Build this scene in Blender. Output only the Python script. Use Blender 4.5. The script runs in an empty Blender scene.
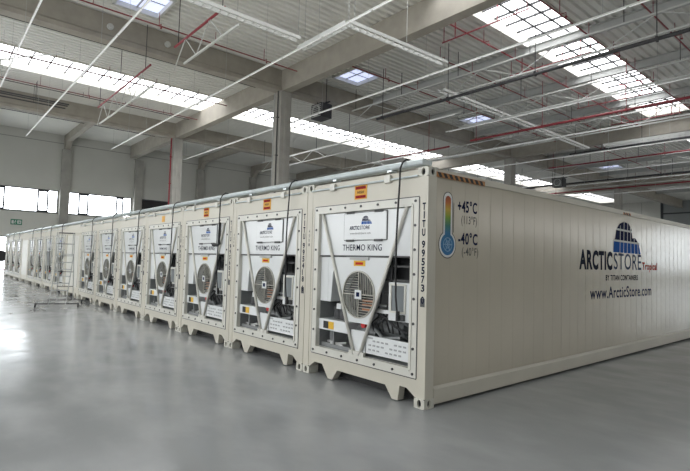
import bpy, math, random
from mathutils import Vector, Matrix
random.seed(4)
C = bpy.context.scene.collection
sc = bpy.context.scene

# ------------------------------------------------------------------ camera
YAW, PITCH, ROLL, FPX = -0.8638, 0.0524, 0.0276, 493.17
fw = Vector((math.sin(YAW)*math.cos(PITCH), math.cos(YAW)*math.cos(PITCH), math.sin(PITCH)))
r0 = fw.cross(Vector((0, 0, 1))).normalized(); u0 = r0.cross(fw)
rt = r0*math.cos(ROLL) + u0*math.sin(ROLL); up = -r0*math.sin(ROLL) + u0*math.cos(ROLL)
cd = bpy.data.cameras.new('camera'); cam = bpy.data.objects.new('camera', cd); C.objects.link(cam)
cd.sensor_fit = 'HORIZONTAL'; cd.sensor_width = 36; cd.lens = FPX*36/690
cd.clip_start = 0.05; cd.clip_end = 500
M = Matrix((rt, up, -fw)).transposed().to_4x4(); M.translation = Vector((3.831, -4.566, 1.7195))
cam.matrix_world = M
sc.camera = cam

# ------------------------------------------------------------------ light and exposure
w = bpy.data.worlds.new('World'); sc.world = w; w.use_nodes = True
w.node_tree.nodes['Background'].inputs[0].default_value = (0.75, 0.85, 1, 1)
w.node_tree.nodes['Background'].inputs[1].default_value = 1.0
sc.view_settings.view_transform = 'Standard'; sc.view_settings.look = 'None'
sc.view_settings.gamma = 1; sc.view_settings.use_curve_mapping = False
sc.view_settings.exposure = 0.25
SKY_PANE = 4.8      # rooflight panes, daylight through them
WIN_PANE = 6.0      # wall windows
sc.cycles.max_bounces = 7; sc.cycles.diffuse_bounces = 5; sc.cycles.glossy_bounces = 3
sc.cycles.use_denoising = True

# ------------------------------------------------------------------ materials
MATS = {}
def mat(name, col, rough=0.5, metal=0.0, noise=0.0, nscale=3.0, bump=0.0, bscale=40.0, emit=None, estr=0.0, spec=0.5, stretch=None):
    if name in MATS: return MATS[name]
    m = bpy.data.materials.new(name); m.use_nodes = True; nt = m.node_tree; b = nt.nodes['Principled BSDF']
    b.inputs['Base Color'].default_value = (*col, 1); b.inputs['Roughness'].default_value = rough
    b.inputs['Metallic'].default_value = metal; b.inputs['Specular IOR Level'].default_value = spec
    tc = nt.nodes.new('ShaderNodeTexCoord'); src = tc.outputs['Object']
    if stretch:
        mp = nt.nodes.new('ShaderNodeMapping'); mp.inputs['Scale'].default_value = stretch
        nt.links.new(src, mp.inputs[0]); src = mp.outputs[0]
    if noise:
        n = nt.nodes.new('ShaderNodeTexNoise'); n.inputs['Scale'].default_value = nscale; n.inputs['Detail'].default_value = 6
        nt.links.new(src, n.inputs['Vector'])
        cr = nt.nodes.new('ShaderNodeValToRGB'); cr.color_ramp.elements[0].position = .3; cr.color_ramp.elements[1].position = .7
        cr.color_ramp.elements[0].color = (*[c*(1-noise) for c in col], 1)
        cr.color_ramp.elements[1].color = (*[min(1, c*(1+noise)) for c in col], 1)
        nt.links.new(n.outputs['Fac'], cr.inputs[0]); nt.links.new(cr.outputs[0], b.inputs['Base Color'])
    if bump:
        n2 = nt.nodes.new('ShaderNodeTexNoise'); n2.inputs['Scale'].default_value = bscale
        nt.links.new(src, n2.inputs['Vector'])
        bp = nt.nodes.new('ShaderNodeBump'); bp.inputs['Strength'].default_value = bump; bp.inputs['Distance'].default_value = 0.02
        nt.links.new(n2.outputs['Fac'], bp.inputs['Height']); nt.links.new(bp.outputs[0], b.inputs['Normal'])
    if emit:
        b.inputs['Emission Color'].default_value = (*emit, 1); b.inputs['Emission Strength'].default_value = estr
    MATS[name] = m; return m

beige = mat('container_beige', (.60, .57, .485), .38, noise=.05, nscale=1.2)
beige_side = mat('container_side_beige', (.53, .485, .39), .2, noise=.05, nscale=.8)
fitting = mat('fitting_beige', (.60, .59, .52), .45, noise=.12, nscale=14)
white_unit = mat('unit_white', (.74, .76, .76), .2, noise=.03, nscale=2)
white_frame = mat('frame_white', (.66, .65, .59), .32, noise=.04, nscale=5)
alu = mat('brushed_aluminium', (.72, .73, .73), .3, .85)
galv = mat('galvanised_steel', (.66, .72, .73), .35, .6, noise=.08, nscale=6)
dark = mat('dark_recess', (.05, .052, .055), .7)
darkm = mat('dark_machinery', (.06, .062, .065), .45, .2, noise=.3, nscale=8)
grey_in = mat('grey_compartment', (.24, .25, .25), .6, noise=.1, nscale=5)
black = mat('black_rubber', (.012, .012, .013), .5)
ink = mat('dark_ink', (.02, .025, .045), .7, spec=.05)
navy = mat('navy_ink', (.012, .018, .06), .7, spec=.05)
blue = mat('blue_ink', (.03, .12, .42), .7, spec=.05)
inkwhite = mat('white_ink', (.75, .76, .74), .7, spec=.05)
inkgrey = mat('grey_ink', (.12, .12, .12), .7, spec=.05)
redink = mat('red_ink', (.5, .04, .03), .7, spec=.05)
orange = mat('orange_sticker', (.72, .36, .03), .5)
yellow = mat('yellow_sticker', (.75, .45, .03), .5)
bolt_m = mat('dark_bolt', (.08, .08, .08), .4, .5)
grille_m = mat('grille_wire', (.42, .41, .36), .35, .5)
copper = mat('copper_pipe', (.42, .19, .10), .4, .6)
redpipe = mat('red_pipe', (.24, .02, .03), .45)
darkred = mat('dark_red_pipe', (.14, .03, .035), .5)
redknob = mat('red_plastic', (.55, .02, .02), .4)
concrete = mat('concrete_beam', (.355, .33, .285), .85, noise=.10, nscale=1.5, bump=.1)
concrete_c = mat('concrete_column', (.38, .37, .34), .85, noise=.10, nscale=1.5, bump=.1)
deck_m = mat('roof_deck', (.74, .74, .70), .55, .0, noise=.06, nscale=.4)
steel_w = mat('white_steel', (.58, .59, .57), .45)
steel_g = mat('grey_steel', (.45, .46, .45), .5, noise=.05)
steel_d = mat('dark_steel', (.03, .03, .033), .5)
wall_up = mat('wall_panel', (.58, .58, .54), .6, noise=.04, nscale=.3)
wall_lo = mat('wall_plinth', (.68, .68, .63), .7, noise=.05, nscale=.5)
joint = mat('joint_grey', (.26, .26, .24), .7)
frame_dk = mat('window_frame_dark', (.04, .043, .05), .5)
pane_m = mat('window_pane', (.8, .8, .8), .3, emit=(.90, .96, 1.0), estr=WIN_PANE)
roofpane = mat('rooflight_pane', (.8, .8, .8), .3, emit=(.97, .98, 1.0), estr=SKY_PANE)
domepane = mat('dome_pane', (.7, .75, .9), .3, emit=(.62, .68, .95), estr=.85)
darkpane = mat('dark_pane', (.02, .022, .025), .15)
led = mat('lamp_diffuser', (.8, .8, .8), .4, emit=(1, 1, .98), estr=.2)
green = mat('exit_green', (.02, .22, .12), .5)

def floor_mat():
    m = bpy.data.materials.new('polished_concrete'); m.use_nodes = True; nt = m.node_tree; b = nt.nodes['Principled BSDF']
    tc = nt.nodes.new('ShaderNodeTexCoord')
    n1 = nt.nodes.new('ShaderNodeTexNoise'); n1.inputs['Scale'].default_value = .55; n1.inputs['Detail'].default_value = 8; n1.inputs['Distortion'].default_value = .6
    mp = nt.nodes.new('ShaderNodeMapping'); mp.inputs['Rotation'].default_value = (0, 0, .5); mp.inputs['Scale'].default_value = (.7, 1.2, 1)
    n2 = nt.nodes.new('ShaderNodeTexNoise'); n2.inputs['Scale'].default_value = 1.6; n2.inputs['Detail'].default_value = 10
    nt.links.new(tc.outputs['Object'], n1.inputs[0]); nt.links.new(tc.outputs['Object'], mp.inputs[0]); nt.links.new(mp.outputs[0], n2.inputs[0])
    mx = nt.nodes.new('ShaderNodeMath'); mx.operation = 'ADD'
    nt.links.new(n1.outputs['Fac'], mx.inputs[0]); nt.links.new(n2.outputs['Fac'], mx.inputs[1])
    cr = nt.nodes.new('ShaderNodeValToRGB'); e = cr.color_ramp.elements
    e[0].position = .7; e[0].color = (.315, .325, .33, 1); e[1].position = 1.3; e[1].color = (.375, .382, .385, 1)
    half = nt.nodes.new('ShaderNodeMath'); half.operation = 'MULTIPLY'; half.inputs[1].default_value = .5
    e[0].position = .42; e[1].position = .60
    nt.links.new(mx.outputs[0], half.inputs[0]); nt.links.new(half.outputs[0], cr.inputs[0]); nt.links.new(cr.outputs[0], b.inputs['Base Color'])
    rr = nt.nodes.new('ShaderNodeMapRange'); rr.inputs[1].default_value = .35; rr.inputs[2].default_value = .65; rr.inputs[3].default_value = .10; rr.inputs[4].default_value = .24
    nt.links.new(n2.outputs['Fac'], rr.inputs[0]); nt.links.new(rr.outputs[0], b.inputs['Roughness'])
    n3 = nt.nodes.new('ShaderNodeTexNoise'); n3.inputs['Scale'].default_value = 3.5; n3.inputs['Detail'].default_value = 6
    nt.links.new(tc.outputs['Object'], n3.inputs[0])
    bp = nt.nodes.new('ShaderNodeBump'); bp.inputs['Strength'].default_value = .05; bp.inputs['Distance'].default_value = .02
    nt.links.new(n3.outputs['Fac'], bp.inputs['Height']); nt.links.new(bp.outputs[0], b.inputs['Normal'])
    b.inputs['Specular IOR Level'].default_value = .15
    return m
floor_m = floor_mat()

# ------------------------------------------------------------------ mesh helpers
class MB:
    def __init__(s): s.v = []; s.f = []
    def add(s, vs, fs):
        n = len(s.v); s.v += [tuple(v) for v in vs]; s.f += [tuple(i+n for i in f) for f in fs]; return s
    def box(s, x0, x1, y0, y1, z0, z1):
        x0, x1 = sorted((x0, x1)); y0, y1 = sorted((y0, y1)); z0, z1 = sorted((z0, z1))
        return s.add([(x0,y0,z0),(x1,y0,z0),(x1,y1,z0),(x0,y1,z0),(x0,y0,z1),(x1,y0,z1),(x1,y1,z1),(x0,y1,z1)],
                     [(0,3,2,1),(4,5,6,7),(0,1,5,4),(1,2,6,5),(2,3,7,6),(3,0,4,7)])
    def prism(s, pts, axis, a, b):
        # polygon in the plane across axis ('x': (y,z), 'y': (x,z), 'z': (x,y)) extruded a..b
        def P(p, t): return {'x': (t, p[0], p[1]), 'y': (p[0], t, p[1]), 'z': (p[0], p[1], t)}[axis]
        n = len(pts)
        vs = [P(p, a) for p in pts] + [P(p, b) for p in pts]
        fs = [tuple(range(n)), tuple(range(2*n-1, n-1, -1))] + [(i, (i+1) % n, n+(i+1) % n, n+i) for i in range(n)]
        return s.add(vs, fs)
    def bar(s, p, q, w, h=None, upv=(0, 0, 1)):
        h = h or w; p = Vector(p); q = Vector(q); d = (q-p).normalized(); U = Vector(upv)
        if abs(d.dot(U)) > .98: U = Vector((0, 1, 0))
        a = d.cross(U).normalized(); b = a.cross(d)
        vs = [e + a*sx*w/2 + b*sy*h/2 for e in (p, q) for sx, sy in ((-1,-1),(1,-1),(1,1),(-1,1))]
        return s.add(vs, [(0,3,2,1),(4,5,6,7),(0,1,5,4),(1,2,6,5),(2,3,7,6),(3,0,4,7)])
    def tube(s, pts, r, n=8):
        pts = [Vector(p) for p in pts]; base = len(s.v); ref = None
        for i, p in enumerate(pts):
            d = (pts[min(i+1, len(pts)-1)] - pts[max(i-1, 0)]).normalized()
            if ref is None: ref = Vector((0, 0, 1)) if abs(d.z) < .9 else Vector((1, 0, 0))
            a = d.cross(ref).normalized(); b = a.cross(d).normalized(); ref = b
            for k in range(n):
                t = 2*math.pi*k/n; s.v.append(tuple(p + a*math.cos(t)*r + b*math.sin(t)*r))
        for i in range(len(pts)-1):
            for k in range(n):
                s.f.append((base+i*n+k, base+i*n+(k+1) % n, base+(i+1)*n+(k+1) % n, base+(i+1)*n+k))
        s.f.append(tuple(base+k for k in range(n))); s.f.append(tuple(base+(len(pts)-1)*n+k for k in reversed(range(n))))
        return s
    def ring(s, cx, cz, ro, ri, y0, y1, n=40):
        vs = []
        for k in range(n):
            t = 2*math.pi*k/n; c, d = math.cos(t), math.sin(t)
            vs += [(cx+c*ro, y0, cz+d*ro), (cx+c*ri, y0, cz+d*ri), (cx+c*ro, y1, cz+d*ro), (cx+c*ri, y1, cz+d*ri)]
        fs = []
        for k in range(n):
            a = 4*k; b = 4*((k+1) % n)
            fs += [(a, b, b+1, a+1), (a+2, a+3, b+3, b+2), (a, a+2, b+2, b), (a+1, b+1, b+3, a+3)]
        return s.add(vs, fs)
    def disc(s, c, r, axis, a, b, n=24):
        return s.prism([(c[0]+r*math.cos(2*math.pi*k/n), c[1]+r*math.sin(2*math.pi*k/n)) for k in range(n)], axis, a, b)
    def build(s, name, m, parent=None, smooth=False, bevel=0):
        me = bpy.data.meshes.new(name); me.from_pydata(s.v, [], s.f)
        import bmesh
        bm = bmesh.new(); bm.from_mesh(me); bmesh.ops.recalc_face_normals(bm, faces=bm.faces); bm.to_mesh(me); bm.free()
        me.materials.append(m)
        o = bpy.data.objects.new(name, me); C.objects.link(o)
        if parent: o.parent = parent
        if smooth: me.shade_smooth()
        if bevel:
            bv = o.modifiers.new('bevel', 'BEVEL'); bv.width = bevel; bv.segments = 2; bv.limit_method = 'ANGLE'
        return o

def tag(o, label=None, cat=None, group=None, kind=None):
    if label: o['label'] = label
    if cat: o['category'] = cat
    if group: o['group'] = group
    if kind: o['kind'] = kind
    return o
def empty(name, loc=(0, 0, 0), parent=None):
    o = bpy.data.objects.new(name, None); o.empty_display_size = .2; C.objects.link(o); o.location = loc
    if parent: o.parent = parent
    return o
def struct(o): o['kind'] = 'structure'; return o
def copy_tree(o, parent=None):
    c = o.copy(); C.objects.link(c); c.parent = parent
    for ch in [x for x in bpy.data.objects if x.parent == o]: copy_tree(ch, c)
    return c

def text(s, name, m, parent, origin, U, V, N, width=None, height=.1, bold=0.0, depth=.003, align='L'):
    """lettering: cap height = height; width = overall width (stretched to fit); origin = lower left of the caps"""
    cu = bpy.data.curves.new(name, 'FONT'); cu.body = s; cu.size = 1; cu.offset = bold; cu.resolution_u = 4; cu.space_character = 1.07+bold*1.5
    to = bpy.data.objects.new('tmp_text', cu); C.objects.link(to)
    dg = bpy.context.evaluated_depsgraph_get(); dg.update()
    me = bpy.data.meshes.new_from_object(to.evaluated_get(dg))
    bpy.data.objects.remove(to)
    xs = [v.co.x for v in me.vertices]; x0, x1 = min(xs), max(xs)
    sy = height/.69; sx = (width/(x1-x0)) if width else sy
    o0, U, V, N = Vector(origin), Vector(U), Vector(V), Vector(N)
    for v in me.vertices: v.co = o0 + U*(v.co.x-x0)*sx + V*v.co.y*sy + N*depth
    me.materials.clear(); me.materials.append(m)
    o = bpy.data.objects.new(name, me); C.objects.link(o); o.parent = parent
    return o
FU, FV, FN = (1, 0, 0), (0, 0, 1), (0, -1, 0)      # on a face looking towards -Y
SU, SV, SN = (0, 1, 0), (0, 0, 1), (1, 0, 0)      # on a face looking towards +X

# ------------------------------------------------------------------ the hall
XL, XR, YN, YF, ZD = -55.0, 30.0, -16.0, 97.0, 14.2
struct(MB().box(XL, XR, YN, YF, -.3, 0).build('floor', floor_m))

STRIPS = [(-35.8, -31.6, YN+3, 93), (-10.5, -7.5, -8, 39.8), (-10.5, -7.5, 42.5, 93), (12, 14.4, -8, 93)]  # last strip is out of view, added to light the container side
DOMES_X = (-21.8, -19.5); DOME_Y = [3.0, 17.0, 30.9, 44.8, 58.8, 72.8]
def deck(mb, x0, x1, y0, y1):
    per = .42; n = max(1, round((x1-x0)/per)); p = (x1-x0)/n
    prof = []
    for i in range(n):
        a = x0+i*p
        prof += [(a, ZD+.12), (a+p*.40, ZD+.12), (a+p*.5, ZD), (a+p*.9, ZD)]
    prof.append((x1, ZD+.12))
    vs = [(x, y0, z) for x, z in prof] + [(x, y1, z) for x, z in prof]; k = len(prof)
    mb.add(vs, [(i, i+1, k+i+1, k+i) for i in range(k-1)])
dm = MB()
xs = [XL, -35.8, -31.6, DOMES_X[0], DOMES_X[1], -10.5, -7.5, 12, 14.4, XR]
holes = {(12, 14.4): [(-8, 93)], (-35.8, -31.6): [(YN+3, 93)], (-10.5, -7.5): [(-8, 39.8), (42.5, 93)], 
         DOMES_X: [(y-1.1, y+1.1) for y in DOME_Y]}
for a, b in zip(xs, xs[1:]):
    hs = holes.get((a, b), []); y = YN
    for h0, h1 in hs: deck(dm, a, b, y, h0); y = h1
    deck(dm, a, b, y, YF)
ceiling = struct(dm.build('ceiling', deck_m))
MB().box(XL, XR, YN, YF, ZD+1.6, ZD+1.7).build('roof_skin', deck_m, ceiling)

# rooflights
wn = 1
def rooflight(x0, x1, y0, y1, n):
    h = .55
    cu = MB()
    for xa in (x0, x1): cu.box(xa-.04, xa+.04, y0-.04, y1+.04, ZD-.05, ZD+h)
    for ya in (y0, y1): cu.box(x0, x1, ya-.04, ya+.04, ZD-.05, ZD+h)
    o = struct(cu.build('window_%d' % n, white_frame))
    pa = MB().box(x0+.05, x1-.05, y0+.05, y1-.05, ZD+h-.04, ZD+h-.01); pa.build('pane', roofpane, o)
    g = MB(); k = int((y1-y0)/1.1)
    for i in range(1, k):
        y = y0+(y1-y0)*i/k; g.box(x0+.04, x1-.04, y-.035, y+.035, ZD+h-.16, ZD+h-.05)
    for j in (1, 2):
        x = x0+(x1-x0)*j/3; g.box(x-.045, x+.045, y0+.04, y1-.04, ZD+h-.13, ZD+h-.06)
    g.build('glazing_bars', steel_d, o)
for s in STRIPS: rooflight(*s, wn); wn += 1
for y in DOME_Y:
    x0, x1 = DOMES_X
    cu = MB()
    for xa in (x0, x1): cu.box(xa-.06, xa+.06, y-1.16, y+1.16, ZD-.12, ZD+.2)
    for ya in (y-1.1, y+1.1): cu.box(x0, x1, ya-.06, ya+.06, ZD-.12, ZD+.2)
    o = struct(cu.build('window_%d' % wn, steel_w)); wn += 1
    MB().box(x0+.06, x1-.06, y-1.04, y+1.04, ZD+.14, ZD+.17).build('pane', domepane, o)
    MB().box(x0+.06, x1-.06, y-.04, y+.04, ZD+.08, ZD+.13).box((x0+x1)/2-.03, (x0+x1)/2+.03, y-1.04, y+1.04, ZD+.09, ZD+.13).build('glazing_bars', steel_g, o)

# left wall, x = XL : lower band, window band with openings, upper panels
COLY = [-1.0, 6.45, 13.9, 21.35, 28.8, 36.25, 43.7, 51.15, 58.6, 66.05, 73.5, 80.95, 88.4]
def left_wall():
    lo = MB(); hi = MB(); jm = MB()
    DY0, DY1, DZ = -3.4, 1.75, 3.3
    lo.box(XL-.3, XL, YN, DY0, 0, 5.9); lo.box(XL-.3, XL, DY0, DY1, DZ, 5.9); lo.box(XL-.3, XL, DY1, YF, 0, 5.9)
    hi.box(XL-.3, XL, YN, YF, 8.3, ZD+1.7)
    W = struct(hi.build('wall_left', wall_up))
    lo.build('lower_wall', wall_lo, W)
    pieces = []
    # window band 5.9 .. 8.3 : openings between the columns
    pi = MB(); cuts = [(-15, -8.6), (-8, -1.5), (-.6, 5.95), (6.9, 13.35), (14.4, 20.8)]
    y = YN
    for a, b in cuts: pi.box(XL-.3, XL, y, a, 5.9, 8.3); y = b
    pi.box(XL-.3, XL, y, YF, 5.9, 8.3); pi.build('window_band_pier', wall_up, W)
    for z in (13.3,): jm.box(XL, XL+.02, YN, YF, z, z+.06)
    jm.box(XL, XL+.03, YN, YF, 5.84, 5.92)
    jm.build('panel_joint', joint, W)
    return cuts, (DY0, DY1, DZ)
cuts, door = left_wall()
def wall_window(a, b, n, lit=True, fr=()):
    f = MB()
    for z0, z1 in ((5.9, 6.0), (8.2, 8.3)): f.box(XL-.2, XL-.02, a, b, z0, z1)
    for y0, y1 in ((a, a+.1), (b-.1, b)): f.box(XL-.2, XL-.02, y0, y1, 5.9, 8.3)
    o = struct(f.build('window_%d' % n, frame_dk))
    MB().box(XL-.14, XL-.11, a+.1, b-.1, 6.0, 8.2).build('pane', pane_m if lit else darkpane, o)
    d = MB()
    for y0, y1 in fr:                      # opening casements with heavy dark frames
        for yy in (y0, y1): d.box(XL-.18, XL+.02, yy-.07, yy+.07, 5.95, 8.25)
        for zz in (6.05, 8.13): d.box(XL-.18, XL+.02, y0, y1, zz-.08, zz+.08)
    if fr: d.build('casement', frame_dk, o)
    t = MB()
    m = max(1, int((b-a)/2.2))
    for i in range(1, m): y = a+(b-a)*i/m; t.box(XL-.1, XL-.07, y-.02, y+.02, 6, 8.2)
    t.box(XL-.1, XL-.07, a+.1, b-.1, 6.32, 6.36)
    t.build('glazing_bars', steel_g, o)
fr = [[(-10, -9)], [(-3, -2)], [(.35, 1.25), (4.15, 5.0)], [(7.95, 8.8), (11.75, 12.4)], []]
for (a, b), f in zip(cuts, fr): wall_window(a, b, wn, lit=(a < 14), fr=f); wn += 1
d = MB().box(XL-.2, XL-.05, door[0], door[0]+.1, 0, door[2]).box(XL-.2, XL-.05, door[1]-.1, door[1], 0, door[2]).box(XL-.2, XL-.05, door[0], door[1], door[2]-.1, door[2])
for i in range(1, 4): z = i*door[2]/4; d.box(XL-.2, XL-.05, door[0], door[1], z-.04, z+.04)
dd = struct(d.build('door_1', frame_dk)); MB().box(XL-.14, XL-.1, door[0]+.1, door[1]-.1, .02, door[2]-.1).build('pane', pane_m, dd)

# back wall, y = YF
bw = struct(MB().box(XL, 21, YF, YF+.3, 0, ZD+1.7).box(28, XR, YF, YF+.3, 0, ZD+1.7).box(21, 28, YF, YF+.3, 9, ZD+1.7).box(21, 28, YF, YF+.3, 0, 1.6).build('wall_back', wall_up))
o = MB()
for k in range(6): o.box(21+k*1.38, 21.1+k*1.38, YF+.02, YF+.2, 1.6, 9)
for z in (1.6, 4.0, 6.4, 8.9): o.box(21, 28, YF+.02, YF+.2, z, z+.1)
o = struct(o.build('window_%d' % wn, frame_dk)); wn += 1
MB().box(21, 28, YF+.1, YF+.14, 1.6, 9).build('pane', pane_m, o)
j = MB()
for x in range(-50, 17, 4): j.box(x, x+.06, YF-.02, YF, 3, ZD)
j.box(XL, 20.9, YF-.02, YF, 8.0, 8.1); j.build('panel_joint', joint, bw)
for a, b in ((-26.6, -20.4), (-19.6, -13)):
    f = MB()
    for xx in (a, b): f.box(xx-.2, xx+.2, YF-.25, YF, 5, 14.1)
    for z in (11.9,): f.box(a, b, YF-.2, YF, z-.12, z+.12)
    f.box(a, b, YF-.2, YF, 5, 5.3)
    o = struct(f.build('window_%d' % wn, frame_dk)); wn += 1
    MB().box(a+.2, b-.2, YF-.1, YF-.06, 5.3, 14.1).build('pane', mat('dull_pane', (.25, .27, .27), .3), o)
# right wall, x = XR, and front wall, y = YN, each with an added glazed band out of view
rw = struct(MB().box(XR, XR+.3, YN, YF, 0, 5.9).box(XR, XR+.3, YN, YF, 8.6, ZD+1.7).box(XR, XR+.3, YN, 30, 5.9, 8.6).build('wall_right', wall_up))
o = struct(MB().box(XR+.02, XR+.15, 30, YF, 5.9, 6.0).box(XR+.02, XR+.15, 30, YF, 8.5, 8.6).build('window_%d' % wn, frame_dk)); wn += 1
MB().box(XR+.1, XR+.14, 30, YF, 6.0, 8.5).build('pane', mat('right_fill_pane', (.8, .8, .8), .3, emit=(1, .97, .92), estr=3.0), o)  # glowing band out of view, added to brighten the container side
g = MB()
for k in range(30): y = 30+k*2.25; g.box(XR+.02, XR+.1, y-.12, y+.12, 6, 8.5)
g.build('mullions', frame_dk, o)
fwl = struct(MB().box(XL, XR, YN-.3, YN, 0, 2.6).box(XL, XR, YN-.3, YN, 8.6, ZD+1.7).box(XL, -34, YN-.3, YN, 2.6, 8.6).box(10, XR, YN-.3, YN, 2.6, 8.6).build('wall_front', wall_up))
o = struct(MB().box(-34, 10, YN-.2, YN-.05, 2.6, 2.7).box(-34, 10, YN-.2, YN-.05, 8.5, 8.6).build('window_%d' % wn, frame_dk)); wn += 1
MB().box(-34, 10, YN-.16, YN-.12, 2.7, 8.5).build('pane', mat('front_fill_pane', (.8, .8, .8), .3, emit=(.96, .98, 1), estr=3.6), o)  # glowing pane behind the camera, added as fill light on the container fronts
g = MB()
for k in range(16): x = -34+k*2.93; g.box(x-.1, x+.1, YN-.12, YN-.03, 2.7, 8.5)
g.build('mullions', frame_dk, o)

# concrete frame: columns and beams
ROWS = [13.1, 41.0, 69.0]; COLX = [-23.6, -41.6]
rowname = {13.1: 'behind the container row', 41.0: 'in the middle of the hall', 69.0: 'towards the far end of the hall'}
BB = 12.8
for x in COLX:
    for y in ROWS:
        c = .42
        if y > 60 and x < -30: pass
        m = MB().box(x-c, x+c, y-c, y+c, 0, BB)
        m.box(x-c-.06, x-c, y-.12, y+.12, 0, BB-.4); m.box(x+c, x+c+.06, y-.12, y+.12, 0, BB-.4)
        o = m.build('concrete_column', concrete_c, bevel=.03)
        tag(o, 'grey square concrete roof column %s, %s line' % (rowname[y], 'nearer' if x > -30 else 'farther left'), 'column', 'concrete roof columns')
def riser(x, y, r, m, label):
    root = empty('riser_pipe', (x, y, 0))
    MB().tube([(0, 0, 2), (0, 0, BB-.05)], r, 8).build('pipe', m, root)
    for z in (3.5, 6, 8.5, 11): MB().box(-r-.02, r+.02, -r-.02, r+.05, z-.03, z+.03).build('clamp', m, root)
    tag(root, label, 'pipe', 'pipes on the columns')
riser(-41.5, 12.53, .07, redpipe, 'red riser pipe on the farther column behind the container row')
riser(-23.35, 12.57, .045, steel_d, 'black conduit on the nearest column behind the container row')
riser(-23.85, 12.59, .03, steel_g, 'grey conduit on the nearest column behind the container row')
for k, y in enumerate(COLY):
    o = MB().box(XL+.01, XL+.55, y-.42, y+.42, 0, 12.7).build('concrete_column', concrete_c)
    tag(o, 'concrete wall column against the left end wall, number %d counting from the camera side' % (k+1) if not 1 <= k <= 3 else
        ['', 'concrete wall column between the two bright clerestory windows', 'concrete wall column right of the bright clerestory windows, beside the dark window', 'concrete wall column right of the dark clerestory window'][k],
        'column', 'wall columns on the left end wall')
def ybeam(x, y0, y1, label):
    m = MB().prism([(x-.34, BB), (x+.34, BB), (x+.34, BB+.22), (x+.24, BB+.34), (x+.24, ZD), (x-.24, ZD), (x-.24, BB+.34), (x-.34, BB+.22)], 'y', y0, y1)
    return tag(m.build('concrete_beam', concrete), label, 'beam', 'long concrete roof beams')
def xbeam(x0, x1, y, label):
    m = MB().prism([(y-.3, BB), (y+.3, BB), (y+.3, ZD), (y-.3, ZD)], 'x', x0, x1)
    return tag(m.build('concrete_beam', concrete), label, 'beam', 'cross concrete roof beams')
for x in COLX:
    who = 'nearer' if x > -30 else 'farther left'
    e = [YN+.05] + ROWS + [YF-.05]
    for i in range(4):
        ybeam(x, e[i]+(.3 if i else 0), e[i+1]-.3, 'long brown-grey concrete roof beam on the %s column line, %s' % (who, ['from the camera side to the first column', 'from the first to the second column', 'from the second to the third column', 'from the third column to the back wall'][i]))
for y in ROWS:
    e = [XL+.56, -41.6, -23.6, XR-.05]
    for i in range(3):
        xbeam(e[i]+.0, e[i+1], y, 'concrete cross beam %s, %s' % (rowname[y], ['reaching the left end wall', 'between the two column lines', 'running right over the hall'][i]))
# haunched stub beams from the wall columns to the far-left long beam
for k, y in enumerate(COLY):
    if abs(y-13.1) < 1 or k > 6 : continue
    m = MB().prism([(XL+.1, 12.71), (XL+.6, 12.71), (XL+1.4, BB+.65), (-41.95, BB+.75), (-41.95, ZD), (XL+.1, ZD)], 'y', y-.25, y+.25)
    tag(m.build('concrete_beam', concrete), 'short haunched concrete beam on wall column %d of the left end wall' % (k+1), 'beam', 'haunched wall beams')
# pale steel purlins under the deck
for k, y in enumerate((21.0, 27.4, 34.2, 48.0, 55.7, 62.0, 76.0, 83.0)):
    m = MB().box(-23.2, XR, y-.12, y+.12, 13.72, 13.76).box(-23.2, XR, y-.02, y+.02, 13.76, 14.14).box(-23.2, XR, y-.12, y+.12, 14.14, ZD-.01)
    tag(m.build('steel_purlin', steel_g), 'pale steel cross purlin under the roof deck, number %d behind the first cross beam' % (k+1), 'purlin', 'steel purlins')

# ------------------------------------------------------------------ things hung from the roof
NUM = ['first', 'second', 'third', 'fourth', 'fifth', 'sixth', 'seventh', 'eighth', 'ninth', 'tenth', 'eleventh', 'twelfth', 'thirteenth', 'fourteenth', 'fifteenth', 'sixteenth']
RZ = 11.0
def light_rail(x0, x1, y, z, k):
    root = empty('light_rail', ((x0+x1)/2, y, z))
    cx = (x0+x1)/2
    MB().box(x0-cx, x1-cx, -.03, .03, 0, .06).build('rail', steel_w, root)
    x = x0+.3
    while x < x1-3:
        MB().box(x-cx, x+2.9-cx, -.025, .025, -.025, 0).build('lamp', led, root)
        x += 3.0
    x = x0+.6
    while x < x1: MB().bar((x-cx, 0, .06), (x-cx, 0, ZD-z-.01), .012).build('hanger', steel_g, root); x += 4.2
    tag(root, 'long thin white lighting rail hung across the hall, %s back from the camera side' % NUM[k], 'light', 'lighting rails')
RAILS = [(-30, 20, -1.75), (-42.3, 20, 1.2), (-42.4, 20, 7.55), (-42, 20, 13.95), (-33, -14.3, 20.0), (-17.8, 20, 23.0), (-42, 20, 29.5), (-42, 20, 36.0), (-42, 20, 44.5), (-42, 20, 51.0), (-42, 20, 60.0)]
for k, (a, b, y) in enumerate(RAILS): light_rail(a, b, y, RZ, k)

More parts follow.
